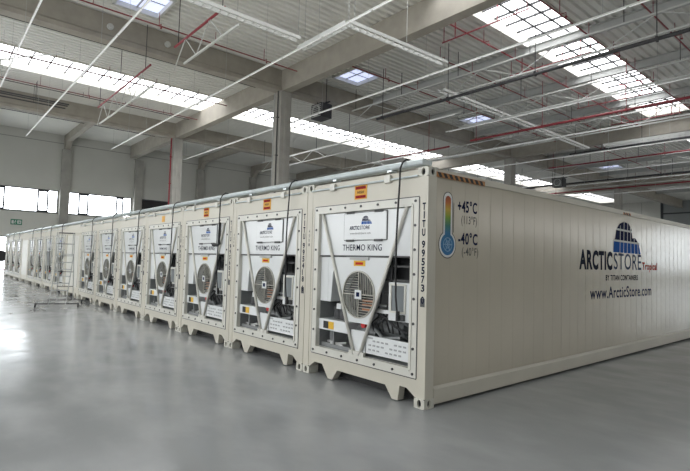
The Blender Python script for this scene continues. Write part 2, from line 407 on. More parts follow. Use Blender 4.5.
def truss(x0, x1, y, zt, zb, step, label, mt=steel_w, mbm=steel_w, off=0.0, rt_=.05):
    root = empty('lattice_girder', ((x0+x1)/2, y, zb)); cx = (x0+x1)/2; H = zt-zb
    MB().tube([(x0-cx, 0, H), (x1-cx, 0, H)], rt_, 8).build('top_chord', mt, root)
    MB().box(x0+off-cx, x1+off-cx, -.04, .04, -.04, .04).build('bottom_chord', mbm, root)
    g = MB(); x = x0; up_ = True
    while x+step <= x1+.01:
        a, b = ((0, H) if up_ else (H, 0))
        g.bar((x-cx, 0, a), (x+step-cx, 0, b), .035); x += step; up_ = not up_
    g.build('lattice', steel_w, root)
    x = x0+.4
    while x < x1: MB().bar((x-cx, 0, H), (x-cx, 0, ZD-zb-.01), .03).build('hanger', steel_d, root); x += 4.5
    tag(root, label, 'lattice girder', 'lattice girders with pipes')
truss(-32.5, -22.3, 4.0, 11.75, 10.5, 1.25, 'short white lattice girder with a red pipe, left of the first long beam', redpipe, steel_w, .6, .05)
truss(-19.0, -13.9, 4.0, 11.65, 10.5, 1.25, 'white lattice girder with a red pipe at top centre-left, nearest the camera', redpipe, steel_w, 1.2, .055)
truss(-23.0, -1.0, 18.7, 12.7, 11.75, 2.2, 'pale lattice girder across the hall just behind the first cross beam')
truss(-18.0, -1.0, 24.8, 12.6, 11.75, 2.2, 'pale lattice girder across the hall above the long red pipe')
truss(-41.0, -24.5, 22.0, 11.8, 10.9, 1.8, 'white lattice girder seen behind the first roof column')
truss(-41.0, 0, 33.1, 12.8, 11.8, 2.0, 'white lattice girder in front of the second cross beam')
truss(-41.0, 0, 47.0, 12.4, 11.5, 2.0, 'white lattice girder behind the second cross beam')
truss(-41.0, 0, 57.0, 12.4, 11.5, 2.0, 'white lattice girder far back near the third cross beam')

def xpipe(x0, x1, y, z, r, m, label, name='sprinkler_pipe', cat='pipe', group='pipes across the hall'):
    root = empty(name, (x0, y, z)); L = x1-x0
    MB().tube([(0, 0, 0), (L, 0, 0)], r, 10).build('pipe', m, root)
    x = .5
    while x < L: MB().bar((x, 0, r), (x, 0, ZD-z-.01), .03).box(x-.04, x+.04, -r-.02, r+.02, -r-.02, r+.02).build('hanger', m if m is redpipe else steel_d, root); x += min(5.2, L-1)
    tag(root, label, cat, group)
xpipe(-18.2, 6.0, 26.5, 11.1, .08, redpipe, 'thick red sprinkler main across the hall at upper right')
xpipe(-28.3, -20.5, 26.9, 11.1, .07, redpipe, 'thick red sprinkler main above the nearest container front')
xpipe(-19.0, 2.0, 17.4, 11.0, .08, steel_d, 'black pipe crossing behind the first cross beam', 'service_pipe')
xpipe(-16.0, 3.0, 38.0, 11.6, .09, steel_d, 'black pipe in front of the second cross beam at right', 'service_pipe')
xpipe(-40.0, 3.0, 53.0, 11.6, .10, steel_d, 'black pipe far back over the container side', 'service_pipe')
xpipe(-22.0, 6.0, 46.0, 12.3, .07, redpipe, 'red pipe behind the second cross beam at right')
xpipe(-41.0, 6.0, 64.0, 12.3, .09, redpipe, 'red pipe farthest back across the hall')

def ypipe(x, y0, y1, z, r, m, label, name='sprinkler_pipe', group='pipes along the hall', drops=True):
    root = empty(name, (x, y0, z)); L = y1-y0
    MB().tube([(0, 0, 0), (0, L, 0)], r, 8).build('pipe', m, root)
    y = .7; k = 0
    while y < L:
        MB().bar((0, y, 0), (0, y, ZD-z-.01), .025).build('hanger', m, root)
        if drops and k % 2: MB().tube([(0, y, 0), (.3, y, -.02), (.3, y, -.22)], .02, 6).box(.26, .34, y-.04, y+.04, -.26, -.20).build('sprinkler_head', m, root)
        y += 3.1; k += 1
    tag(root, label, 'pipe', group)
for x, y0, y1, lab in ((-21.3, -6, 12.6, 'red sprinkler line above the light rails, left of the square rooflight nearest the camera'),
        (-18.3, 13.6, 40, 'thin red sprinkler line right of the square rooflight behind the first cross beam'),
        (-13.9, 13.6, 40, 'red sprinkler line midway between the square rooflights and the big glazed roof strip'),
        (-11.0, 13.6, 40, 'red sprinkler line along the left edge of the big glazed roof strip'),
        (-6.9, 13.6, 40, 'red sprinkler line along the right edge of the big glazed roof strip'),
        (-4.0, 13.6, 40, 'red sprinkler line near the top right corner of the picture'),
        (-30.9, -12, 12.7, 'red sprinkler line along the near edge of the left glazed roof strip'),
        (-36.3, -12, 12.7, 'red sprinkler line along the far edge of the left glazed roof strip'),
        (-16.5, 42, 68, 'red sprinkler line behind the second cross beam')):
    ypipe(x, y0, y1, 13.5, .035, darkred if x < -30 else redpipe, lab)
for x, lab in ((-26.6, 'thin dark conduit along the deck left of the first long beam'), (-38.0, 'thin dark conduit along the deck beyond the left glazed roof strip'), (-46.5, 'thin dark conduit along the deck near the left end wall')):
    ypipe(x, -12, 12.7, 13.85, .03, steel_d, lab, 'service_conduit', 'dark conduits', False)
for k_, x in enumerate((-37.6, -38.1, -38.9)):
    ypipe(x, -12, 3.2, 12.9, .05, steel_d, 'black pipe under the deck at far left, %s of three side by side' % ['nearest', 'middle', 'farthest'][k_], 'service_pipe', 'black pipes at far left', False)
# red cross lines with droppers under the big glazed strip
for k, y in enumerate((15.2, 21.6, 30.5, 36.4)):
    root = empty('sprinkler_pipe', (-9, y, 13.1))
    m = MB().tube([(-3.0, 0, 0), (1.8, 0, 0)], .035, 8)
    for x in (-2.2, .2, 1.2): m.tube([(x, 0, 0), (x, 0, .9)], .028, 6); m.tube([(x, 0, .9), (x-.4, 0, 1.05)], .028, 6)
    m.build('pipe', redpipe, root)
    for hx in (-2.9, 1.7): MB().bar((hx, 0, 0), (hx, 0, 1.08), .03).build('hanger', redpipe, root)
    tag(root, 'short red pipe with droppers under the big glazed roof strip, %s from the camera' % NUM[k], 'pipe', 'red cross pipes')

# cable trays
def tray(pts, z, wd, hg, label, m=steel_w, rungs=True):
    root = empty('cable_tray', (pts[0][0], pts[0][1], z)); ox, oy = pts[0]
    t = MB()
    for (ax, ay), (bx, by) in zip(pts, pts[1:]):
        dx, dy = bx-ax, by-ay; L = math.hypot(dx, dy); nx, ny = -dy/L, dx/L
        for s in (-1, 1):
            t.bar((ax-ox+nx*s*wd/2, ay-oy+ny*s*wd/2, 0), (bx-ox+nx*s*wd/2, by-oy+ny*s*wd/2, 0), .05, hg)
        if rungs:
            for i in range(int(L/.35)):
                f = i*.35/L; t.bar((ax-ox+dx*f-nx*wd/2, ay-oy+dy*f-ny*wd/2, -.03), (ax-ox+dx*f+nx*wd/2, ay-oy+dy*f+ny*wd/2, -.03), .03)
    t.build('tray', m, root)
    for (ax, ay), (bx, by) in zip(pts, pts[1:]):
        L = math.hypot(bx-ax, by-ay)
        for i in range(int(L/3)+1):
            f = min(1, (i*3+.3)/L); MB().bar((ax-ox+(bx-ax)*f, ay-oy+(by-ay)*f, 0), (ax-ox+(bx-ax)*f, ay-oy+(by-ay)*f, ZD-z-.01), .018).build('hanger', steel_g, root)
    tag(root, label, 'cable tray', 'white cable trays')
tray([(-14.2, 7.9), (-10.9, 7.9), (-10.7, 13.8)], 11.25, .34, .14, 'white L-shaped cable tray hanging in front of the first cross beam')
tray([(-13.4, -2), (-13.4, 7.2)], 11.2, .34, .14, 'white straight cable tray at the top of the picture, nearest the camera')
tray([(-13.4, 16.9), (-13.6, 35.8)], 11.4, .40, .14, 'long white cable tray running back towards the second cross beam')
tray([(-12.8, 37.2), (8, 37.2)], 11.7, .7, .2, 'wide pale cable tray in front of the second cross beam at right')
tray([(-30, 31), (-14, 31)], 11.3, .4, .12, 'pale cable tray low over the container side')

def heater(x, y, z, label):
    root = empty('air_heater', (x, y, z))
    MB().box(-.6, .6, -.45, .45, -.5, .5).build('casing', steel_d, root, bevel=.03)
    MB().ring(0, 0, .42, .33, -.52, -.45, 24).build('fan_ring', steel_g, root)
    g = MB()
    for i in range(7): g.box(-.5, .5, -.49, -.45, -.42+i*.13, -.38+i*.13)
    g.build('louvre', steel_g, root)
    m = MB()
    for sx in (-.5, .5): m.bar((sx, 0, .5), (sx, 0, ZD-z), .04)
    m.box(-.9, .9, -.04, .04, .5, .58)
    m.build('hanger', steel_d, root)
    tag(root, label, 'heater', 'air heaters')
heater(-23.0, 15.9, 12.0, 'dark air heater hung beside the first roof column')
heater(-22.5, 49.4, 11.2, 'grey air heater hung far back above the container side')
# big white floodlight bracket at the left edge
root = empty('floodlight', (-26.3, -2.6, 10.9))
MB().box(-.35, .35, -.5, .5, -.45, .45).build('housing', steel_w, root, bevel=.04)
MB().box(.35, .37, -.3, .3, -.25, .25).build('lens', inkgrey, root)
MB().bar((0, 0, .45), (0, 0, ZD-10.91), .06).bar((.3, .1, .30), (3.9, 2.6, .30), .05).build('bracket', steel_w, root)
tag(root, 'white boxy floodlight hung at the left edge of the picture', 'floodlight')
# smoke detectors on the long beam
for k, y in enumerate((2.2, 5.2)):
    o = MB().disc((y, 13.55), .16, 'x', -23.36, -23.24).disc((y, 13.55), .09, 'x', -23.24, -23.18)
    tag(o.build('wall_detector', steel_w), 'round white disc fixed on the nearer long beam, %s one' % ('left' if k == 0 else 'right'), 'detector', 'discs on the beam')

# exit sign on the end wall
root = empty('exit_sign', (XL+.06, 2.4, 4.75))
root.scale = (1, .74, .82)
MB().box(-.04, 0, -.65, .65, -.33, .33).build('panel', green, root)
m = MB()
m.box(0, .01, -.55, -.3, -.22, .2); m.box(0, .01, .1, .55, -.2, .2)
m.build('white_door_field', inkwhite, root)
m = MB().disc((-.1, .17), .06, 'x', 0, .012, 12)
for p, q in (((-.1, .1), (-.16, -.05)), ((-.16, -.05), (-.05, -.22)), ((-.16, -.05), (-.27, -.2)), ((-.1, .08), (.02, 0)), ((-.12, .08), (-.24, .02))):
    m.bar((.006, p[0], p[1]), (.006, q[0], q[1]), .05, .012, (1, 0, 0))
m.build('running_figure', inkwhite, root)
MB().prism([(.2, -.04), (.34, -.04), (.34, -.12), (.48, 0), (.34, .12), (.34, .04), (.2, .04)], 'x', .011, .016).build('arrow', green, root)
tag(root, 'green and white emergency exit sign on the left end wall', 'sign')
root = empty('storage_drum', (-53.6, 1.1, 0))
MB().disc((0, 1.35), .55, 'x', -.2, .2, 28).build('drum', steel_d, root, bevel=.03)
MB().box(-.25, .25, -.5, -.4, 0, 1.0).box(-.25, .25, .4, .5, 0, 1.0).box(-.3, .3, -.6, .6, 0, .08).build('stand', redpipe, root)
tag(root, 'dark round drum on a stand at the left edge, before the bright door', 'drum')

# ------------------------------------------------------------------ containers
W_, H_, L_ = 2.438, 2.896, 12.192
PITCHX = 2.4495
NO_FACE = 'container_body'
def corner(mb, x0, x1, y0, y1, z0, z1): mb.box(x0, x1, y0, y1, z0, z1)

def fitting_mesh(sx, top, front=True):
    """corner casting with real oval openings on its end and side faces; sx = -1 left, +1 right, outer corner at the origin"""
    w_, d_, h_ = .162, .178, .118
    m = MB()
    # box built as panels with an oval hole on the end face and the outer side face
    def holed(P, ww, hh, hw, hr):
        n = 24; vs = []; outer = []; inner = []
        for k in range(n):
            t = 2*math.pi*k/n; c, s = math.cos(t), math.sin(t)
            sc_ = min(ww/2/abs(c) if abs(c) > 1e-6 else 9, hh/2/abs(s) if abs(s) > 1e-6 else 9)
            outer.append((c*sc_, s*sc_)); inner.append((c*hw, s*hr))
        vs = [P(a, b, 0) for a, b in outer] + [P(a, b, 0) for a, b in inner] + [P(a, b, .03) for a, b in inner]
        fs = []
        for k in range(n):
            q = (k+1) % n
            fs += [(k, q, n+q, n+k), (n+k, n+q, 2*n+q, 2*n+k)]
        m.add(vs, fs)
    zc = -h_/2 if top else h_/2
    holed(lambda a, b, dpt: (-sx*(w_/2)+a, dpt if front else -dpt, zc+b), w_, h_, .031, .044)
    sgn = 1 if front else -1
    holed(lambda a, b, dpt: (-sx*dpt, sgn*d_/2+a, zc+b), d_, h_, .033, .044)
    z0, z1 = (-h_, 0) if top else (0, h_)
    y0, y1 = (0, d_) if front else (-d_, 0)
    x0, x1 = (-w_, 0) if sx > 0 else (0, w_)
    xi = -sx*w_; yb = sgn*d_
    m.add([(xi, y0, z0), (xi, y1, z0), (xi, y1, z1), (xi, y0, z1)], [(0, 1, 2, 3)])
    m.add([(x0, yb, z0), (x1, yb, z0), (x1, yb, z1), (x0, yb, z1)], [(0, 1, 2, 3)])
    for z in (z0, z1): m.add([(x0, y0, z), (x1, y0, z), (x1, y1, z), (x0, y1, z)], [(0, 1, 2, 3)])
    # a black core behind the openings stands for the shade inside the casting
    return m

def side_panel(x, sgn):
    """sheet side wall with shallow vertical beads, x = outer face, sgn = outward direction"""
    m = MB(); pts = []
    y = .17; step = .2955
    pts.append((x-sgn*.020, y))
    while y < L_-.25:
        for f, dp in ((.02, .0146), (.18, .0141), (.5, .0138), (.82, .0141), (.95, .0146), (.975, .0170)):
            pts.append((x-sgn*dp, y+step*f))
        y += step
    pts.append((x-sgn*.016, L_-.17))
    zs = (.255, 2.82)
    n = len(pts)
    vs = [(a, b, zs[0]) for a, b in pts] + [(a, b, zs[1]) for a, b in pts]
    m.add(vs, [(i, i+1, n+i+1, n+i) for i in range(n-1)])
    return m

def make_container(variant):
    root = empty('reefer_container' if variant != 'plain' else 'container')
    # ---- steel frame and shell
    b = MB()
    xl, xr = -W_, 0
    for sx, xe in ((-1, xl), (1, xr)):
        xi = xe - sx*.13
        b.box(xe, xi, 0.004, .16, .118, H_-.118)                     # front posts
        b.box(xe, xi, L_-.16, L_-.004, .118, H_-.118)
        b.prism([(xe, .04), (xe, .215), (xe-sx*.03, .265), (xe-sx*.09, .265), (xe-sx*.09, .04)] if sx > 0 else
                [(xe, .04), (xe+.09, .04), (xe+.09, .265), (xe+.03, .265), (xe, .215)], 'y', .178, L_-.178)   # bottom side rail
        b.box(xe, xe-sx*.08, .16, L_-.16, 2.80, H_-.012)             # top side rail
        b.box(xe-sx*.04, xe-sx*.09, .16, L_-.16, .24, 2.82)          # core of the insulated side
    # front sill with fork-pocket feet
    xa, xb = xl+.162, xr-.162
    b.prism([(xa-.03, .33), (xb+.03, .33), (xb+.03, .118), (xb, .118), (xb-.13, .20), (xb-.25, .20),
             (-.44, .015), (-.54, .015), (-.66, .165),
             (-1.62, .165), (-1.73, .015), (-1.83, .015), (-1.97, .20), (xa+.12, .20), (xa, .118), (xa-.03, .118)][::-1], 'y', .012, .12)
    b.box(xa, xb, .12, .2, .2, .33)
    b.box(xl+.13, xr-.13, 0.006, .12, 2.52, 2.84)                    # header
    b.box(xl+.13, xr-.13, 0.03, .12, 2.84, H_-.02)
    b.box(xl+.08, xr-.08, .16, L_-.16, 2.84, H_-.03)                 # roof
    b.box(xl+.09, xr-.09, .7, L_-.16, .18, .30)                      # floor
    b.box(xl+.13, xr-.13, L_-.1, L_-.02, .15, H_-.1)                 # rear doors
    if variant == 'plain':
        b.box(xl+.13, xr-.13, .03, .12, .33, 2.52)
    body = b.build('steel_frame', beige, root)
    MB().box(xl+.12, xr-.12, .21, L_-.3, .02, .178).build('under_shade', mat('under_shade_dark', (.03, .03, .03), .8), root)  # dark block that paints in the shade beneath the container
    for sx, xe in ((-1, xl), (1, xr)):
        for top in (0, 1):
            for fr_ in (True, False):
                o = fitting_mesh(sx, top, fr_).build('corner_fitting', fitting, root)
                o.location = (xe, 0 if fr_ else L_, H_ if top else 0)
                ya, yb = (.035, .15) if fr_ else (-.15, -.035)
                xa_, xb_ = (-.13, -.035) if sx > 0 else (.035, .13)
                MB().box(xa_, xb_, ya, yb, -.1 if top else .015, -.015 if top else .1).build('hollow_shade', black, o)  # solid black core, shade of the casting's inside put in as colour
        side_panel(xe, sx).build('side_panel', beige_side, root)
    if variant == 'plain':
        MB().box(-2.2, -.24, .012, .03, .42, 2.44).build('end_panel', white_frame, root, bevel=.01)
        return root
    # ---- bolted frame round the machinery opening
    fx0, fx1, fz0, fz1 = -2.23, -.14, .34, 2.53
    f = MB()
    for (x0, x1, z0, z1) in ((fx0, fx0+.10, fz0, fz1), (fx1-.10, fx1, fz0, fz1), (fx0+.10, fx1-.10, fz1-.09, fz1), (fx0+.10, fx1-.10, fz0, fz0+.09)):
        f.box(x0, x1, -.004, .05, z0, z1)
    # inner raised lip
    i0, i1, k0, k1 = fx0+.10, fx1-.10, fz0+.09, fz1-.09
    for (x0, x1, z0, z1) in ((i0-.02, i0+.015, k0, k1), (i1-.015, i1+.02, k0, k1), (i0, i1, k1-.015, k1+.02), (i0, i1, k0-.02, k0+.015)):
        f.box(x0, x1, -.014, .06, z0, z1)
    f.build('mounting_frame', white_frame, root)
    b2 = MB()
    # fill between posts and the frame
    b2.box(xl+.13, fx0, .01, .06, .33, 2.52).build('end_margin', beige, root)
    if fx1 < xr-.131: MB().box(fx1, xr-.13, .01, .06, .33, 2.52).build('end_margin', beige, root)
    bmesh_ = []
    def blt(x, z):
        if not bmesh_:
            q = MB().disc((0, 0), .017, 'y', -.016, -.004, 8).build('bolt', bolt_m, root); bmesh_.append(q.data)
        else:
            q = bpy.data.objects.new('bolt', bmesh_[0]); C.objects.link(q); q.parent = root
        q.location = (x, 0, z)
    for i in range(7):
        x = fx0+.05+(fx1-fx0-.1)*i/6
        for z in (fz1-.045, fz0+.045): blt(x, z)
    for i in range(1, 7):
        z = fz0+.045+(fz1-fz0-.09)*i/7
        for x in (fx0+.05, fx1-.05): blt(x, z)
    gk = MB()
    for (x0, x1, z0, z1) in ((fx0-.012, fx0, fz0, fz1), (fx1, fx1+.012, fz0, fz1), (fx0, fx1, fz1, fz1+.012), (fx0, fx1, fz0-.012, fz0)):
        gk.box(x0, x1, .0, .03, z0, z1)
    gk.build('gasket', bolt_m, root)
    # ---- refrigeration unit
    Y = .03
    u = MB()                                                         # the housing: back, sides, top of the recess
    u.box(i0, i1, .55, .60, k0, k1); u.box(i0, i0+.02, .06, .55, k0, k1); u.box(i1-.02, i1, .06, .55, k0, k1)
    u.box(i0, i1, .06, .55, k1-.02, k1); u.box(i0, i1, .06, .55, k0, k0+.02)
    unit = u.build('refrigeration_unit', grey_in, root)
    # upper evaporator cover
    zb = 1.80
    MB().box(i0+.02, i1-.02, Y, .1, zb, k1-.02).box(i0+.02, i1-.02, .1, .5, zb, zb+.03).build('evaporator_cover', white_unit, unit, bevel=.01)
    MB().box(i0+.03, i1-.03, Y-.01, Y, zb-.012, zb+.006).build('cover_seam', bolt_m, unit)
    # hatch
    hx0, hx1, hz0, hz1 = -1.55, -.70, 2.02, 2.40
    hh = MB().box(hx0, hx1, Y-.022, Y-.001, hz0, hz1).build('access_hatch', white_unit, unit, bevel=.012)
    g = MB()
    for (x0, x1, z0, z1) in ((hx0-.008, hx0, hz0, hz1), (hx1, hx1+.008, hz0, hz1), (hx0, hx1, hz1, hz1+.008), (hx0, hx1, hz0-.008, hz0)):
        g.box(x0, x1, Y-.012, Y-.001, z0, z1)
    for x in (hx0+.06, hx1-.22):
        g.box(x, x+.16, Y-.03, Y-.02, hz1-.012, hz1+.018); g.box(x, x+.16, Y-.03, Y-.02, hz0-.022, hz0+.008)
    g.build('hatch_hinge', inkgrey, unit)
    # emblem and lettering on the hatch
    globe_logo(unit, 'hatch_emblem', (-1.18, Y-.023, 2.235), .21, .115, FU, FV, FN)
    text('ARCTIC', 'hatch_lettering', navy, unit, (-1.42, Y-.023, 2.165), FU, FV, FN, .20, .052, .02)
    text('STORE', 'hatch_lettering', navy, unit, (-1.21, Y-.023, 2.165), FU, FV, FN, .20, .052, .0)
    text('www.ArcticStore.com', 'hatch_lettering', inkgrey, unit, (-1.41, Y-.023, 2.10), FU, FV, FN, .42, .028, .0)
    if variant == 'late':
        MB().box(-1.52, -.80, Y-.016, Y-.001, 1.83, 2.00).build('name_plate_frame', alu, unit)
        MB().box(-1.49, -.83, Y-.02, Y-.015, 1.85, 1.98).build('name_plate', white_unit, unit)
        text('THERMO KING', 'maker_lettering', ink, unit, (-1.42, Y-.021, 1.89), FU, FV, FN, .5, .05, .02)
    else:
        text('THERMO KING', 'maker_lettering', ink, unit, (-1.59, Y, 1.875), FU, FV, FN, .80, .085, .006)
    # fan panel between the V bars
    def vx(z, side):                                                 # x of the V at height z
        t = (2.46-z)/(2.46-.42)
        return (-2.06 + t*(.80)) if side < 0 else (-.33 - t*.84)
    if variant != 'open':
        fc, fz, fr2 = -1.22, 1.27, .315
        n = 48; top, bot = zb-.02, .88
        a0, a1 = vx(top, -1)+.02, vx(top, 1)-.02; c0, c1 = vx(bot, -1)+.02, vx(bot, 1)-.02
        outer = []; inner = []
        poly = [(a1, top), (a0, top), (c0, bot), (c1, bot)]
        def hit(c, s):
            best = 9
            for (x1_, z1_), (x2_, z2_) in zip(poly, poly[1:]+poly[:1]):
                ex, ez = x2_-x1_, z2_-z1_; den = c*ez - s*ex
                if abs(den) < 1e-9: continue
                t = ((x1_-fc)*ez - (z1_-fz)*ex)/den; q = ((x1_-fc)*s - (z1_-fz)*c)/den
                if t > 0 and -1e-6 <= q <= 1+1e-6: best = min(best, t)
            return best
        angs = sorted([2*math.pi*k/n for k in range(n)] + [math.atan2(z-fz, x-fc) % (2*math.pi) for x, z in poly])
        for t in angs:
            c, s = math.cos(t), math.sin(t); h = max(hit(c, s), fr2+.004); outer.append((fc+c*h, fz+s*h)); inner.append((fc+c*fr2, fz+s*fr2))
        N = len(angs); p = MB()
        vs = [(x, Y-.005, z) for x, z in outer] + [(x, Y-.005, z) for x, z in inner] + [(x, Y+.10, z) for x, z in inner] + [(x, Y+.03, z) for x, z in outer]
        fs = []
        for k in range(N):
            q = (k+1) % N; fs += [(k, q, N+q, N+k), (N+k, N+q, 2*N+q, 2*N+k), (k, 3*N+k, 3*N+q, q)]
        p.add(vs, fs).build('condenser_panel', white_unit, unit)
        MB().disc((fc, fz), fr2-.005, 'y', Y+.12, Y+.14, 32).build('fan_backing', darkm, unit)
        g = MB().ring(fc, fz, fr2+.012, fr2-.006, Y-.02, Y, 48)
        # four quadrants of straight wires, alternating across and upright
        for i in range(1, 9):
            d_ = i*fr2/9; w2 = math.sqrt(max(0, fr2*fr2-d_*d_))
            g.bar((fc-w2, Y-.008, fz+d_), (fc, Y-.008, fz+d_), .0075); g.bar((fc, Y-.008, fz-d_), (fc+w2, Y-.008, fz-d_), .0075)
            g.bar((fc+d_, Y-.008, fz), (fc+d_, Y-.008, fz+w2), .0075); g.bar((fc-d_, Y-.008, fz), (fc-d_, Y-.008, fz-w2), .0075)
        g.bar((fc-fr2, Y-.008, fz), (fc+fr2, Y-.008, fz), .014); g.bar((fc, Y-.008, fz-fr2), (fc, Y-.008, fz+fr2), .014)
        g.build('fan_guard', grille_m, unit)
        MB().box(fc-.065, fc+.065, Y-.022, Y-.010, fz-.06, fz+.06).build('guard_badge', white_unit, unit)
        MB().box(fc-.03, fc+.03, Y-.026, Y-.021, fz-.03, fz+.03).build('badge_mark', navy, unit)
        bl = MB()
        for k in range(5):
            t = 2*math.pi*k/5
            pts = [(fc+.05*math.cos(t-.3), fz+.05*math.sin(t-.3)), (fc+.29*math.cos(t-.42), fz+.29*math.sin(t-.42)), (fc+.29*math.cos(t+.35), fz+.29*math.sin(t+.35)), (fc+.05*math.cos(t+.3), fz+.05*math.sin(t+.3))]
            bl.prism(pts, 'y', Y+.07, Y+.08)
        bl.disc((fc, fz), .07, 'y', Y+.05, Y+.10, 16)
        bl.build('fan_blade', darkm, unit)
        g = MB()
        for i in range(3): g.box(fc+.05, fc+.26, Y+.02, Y+.03, fz-.09-.06*i, fz-.065-.06*i)
        g.build('copper_fins', copper, unit)
        MB().box(-1.33, -1.10, Y-.012, Y-.004, 1.66, 1.735).build('warning_label', yellow, unit)
        MB().box(-1.29, -1.14, Y-.016, Y-.011, 1.68, 1.712).build('warning_print', redink, unit)
        MB().box(-1.40, -1.02, Y-.03, Y-.004, 1.745, 1.785).build('panel_handle', steel_g, unit)
    # V bars
    for s in (-1, 1):
        xt, xb3 = vx(2.44, s), vx(.45, s)
        MB().tube([(xt, .008, 2.44), (xb3, .008, .45)], .023, 12).build('brace_bar', white_frame, unit, smooth=True)
    MB().box(-1.36, -1.06, -.009, Y, .44, .50).build('brace_foot', white_frame, unit)
    # white evaporator lower left box and service shelf
    MB().box(i0+.02, -1.93, .05, .4, 1.12, 1.78).prism([(-1.93, 1.12), (-1.93, 1.78), (vx(1.78, -1), 1.78), (-1.86, 1.12)], 'y', .05, .4).build('side_cover', white_unit, unit, bevel=.008)
    MB().box(i0+.02, -1.42, .035, .5, .70, .86).build('service_shelf', white_unit, unit, bevel=.008)
    MB().box(-1.99, -1.87, .030, .0355, .725, .83).build('black_label', black, unit)
    MB().box(-1.87, -1.75, .030, .0355, .725, .83).build('yellow_label', yellow, unit)
    MB().box(i0+.02, -1.38, .1, .5, .44, .50).box(-1.80, -1.775, .06, .5, .50, .70).box(-2.04, -1.98, .2, .3, .50, .68).build('compartment', grey_in, unit)
    MB().tube([(-1.98, .12, .53), (-1.74, .1, .52), (-1.55, .12, .55)], .018, 6).box(-1.9, -1.62, .1, .2, .50, .515).build('drain_pipe', alu, unit)
    # machinery seen in the openings
    m = MB().tube([(-1.84, .22, .88), (-1.84, .22, 1.04)], .09, 12).tube([(-1.62, .25, .88), (-1.6, .2, 1.0), (-1.75, .18, 1.12)], .03, 8).box(-1.75, -1.62, .15, .3, .88, 1.06)
    m.build('valve_block', darkm, unit)
    MB().box(-1.80, -1.70, .12, .16, 1.02, 1.10).build('valve_cap', white_unit, unit)
    m = MB().tube([(-1.38, .30, .72), (-1.0, .30, .72)], .16, 18).tube([(-.96, .32, .84), (-.52, .32, .86)], .14, 18).tube([(-1.0, .2, .95), (-.7, .16, 1.02), (-.45, .22, .92)], .03, 8)
    m.tube([(-1.0, .14, .82), (-.8, .1, .72), (-.5, .12, .76)], .025, 8)
    m.build('compressor', mat('compressor_grey', (.20, .21, .21), .45, .3, noise=.3, nscale=12), unit, smooth=False)
    m = MB()
    for i in range(6): m.tube([(-1.0+.09*i, .12+.03*(i % 2), .80), (-1.02+.09*i, .10, .9+.02*i), (-.94+.09*i, .16, 1.0+.03*(i % 3))], .013, 6)
    m.tube([(-.95, .1, 1.06), (-.7, .08, .98), (-.6, .1, .9), (-.35, .08, .84), (-.26, .1, .9)], .016, 6)
    m.tube([(-.66, .1, 1.75), (-.68, .1, 1.3), (-.74, .1, 1.1)], .02, 6)
    m.build('pipe_bundle', black, unit)
    MB().disc((-1.145, .86), .042, 'y', .05, .1, 14).build('red_valve', redknob, unit)
    MB().box(-.95, -.70, .08, .22, 1.05, 1.10).box(-.98, -.62, .1, .2, 1.14, 1.16).build('bracket_plate', alu, unit)
    g = MB()
    for z in (1.30, 1.48, 1.66): g.box(-.80, -.30, .10, .13, z, z+.025)
    g.build('rear_rail', inkgrey, unit)
    MB().box(-.86, -.26, .35, .52, 1.1, 1.78).build('coil_block', dark, unit)
    # control box
    MB().box(-.64, -.27, .015, .30, .98, 1.47).build('control_box', white_unit, unit, bevel=.012)
    MB().box(-.575, -.355, .008, .0145, 1.11, 1.43).build('control_window', mat('control_glass', (.22, .24, .25), .15), unit)
    g = MB()
    for (x0, x1, z0, z1) in ((-.60, -.575, 1.085, 1.455), (-.355, -.33, 1.085, 1.455), (-.575, -.355, 1.43, 1.455), (-.575, -.355, 1.085, 1.11)): g.box(x0, x1, -.002, .0145, z0, z1)
    g.build('window_rim', white_frame, unit)
    MB().box(-.46, -.34, -.03, .014, 1.0, 1.07).build('power_socket', inkgrey, unit)
    # perforated tray at the bottom right
    t = MB().box(-1.05, -.28, .03, .04, .50, .74).box(-1.05, -.28, .04, .3, .50, .51).box(-1.36, -1.07, .03, .045, .5, .78)
    t.build('cable_basket', white_unit, unit)
    g = MB()
    for r_ in range(3):
        for c_ in range(9):
            if (r_*7+c_*3) % 5 != 4: g.box(-1.0+c_*.078, -.955+c_*.078, .024, .0295, .545+r_*.06, .565+r_*.06)
    g.box(-1.02, -.92, .024, .0295, .70, .72)
    g.build('basket_slots', mat('slot_grey', (.36, .37, .37), .6), unit)
    # conduit, junction blocks
    MB().tube([(-2.30, -.02, 2.79), (-.15, -.02, 2.79)], .014, 8).build('conduit', galv, root)
    for x in (-1.79, -.66): MB().box(x-.055, x+.055, -.045, .005, 2.75, 2.85).build('junction_block', white_frame, root, bevel=.008)
    return root

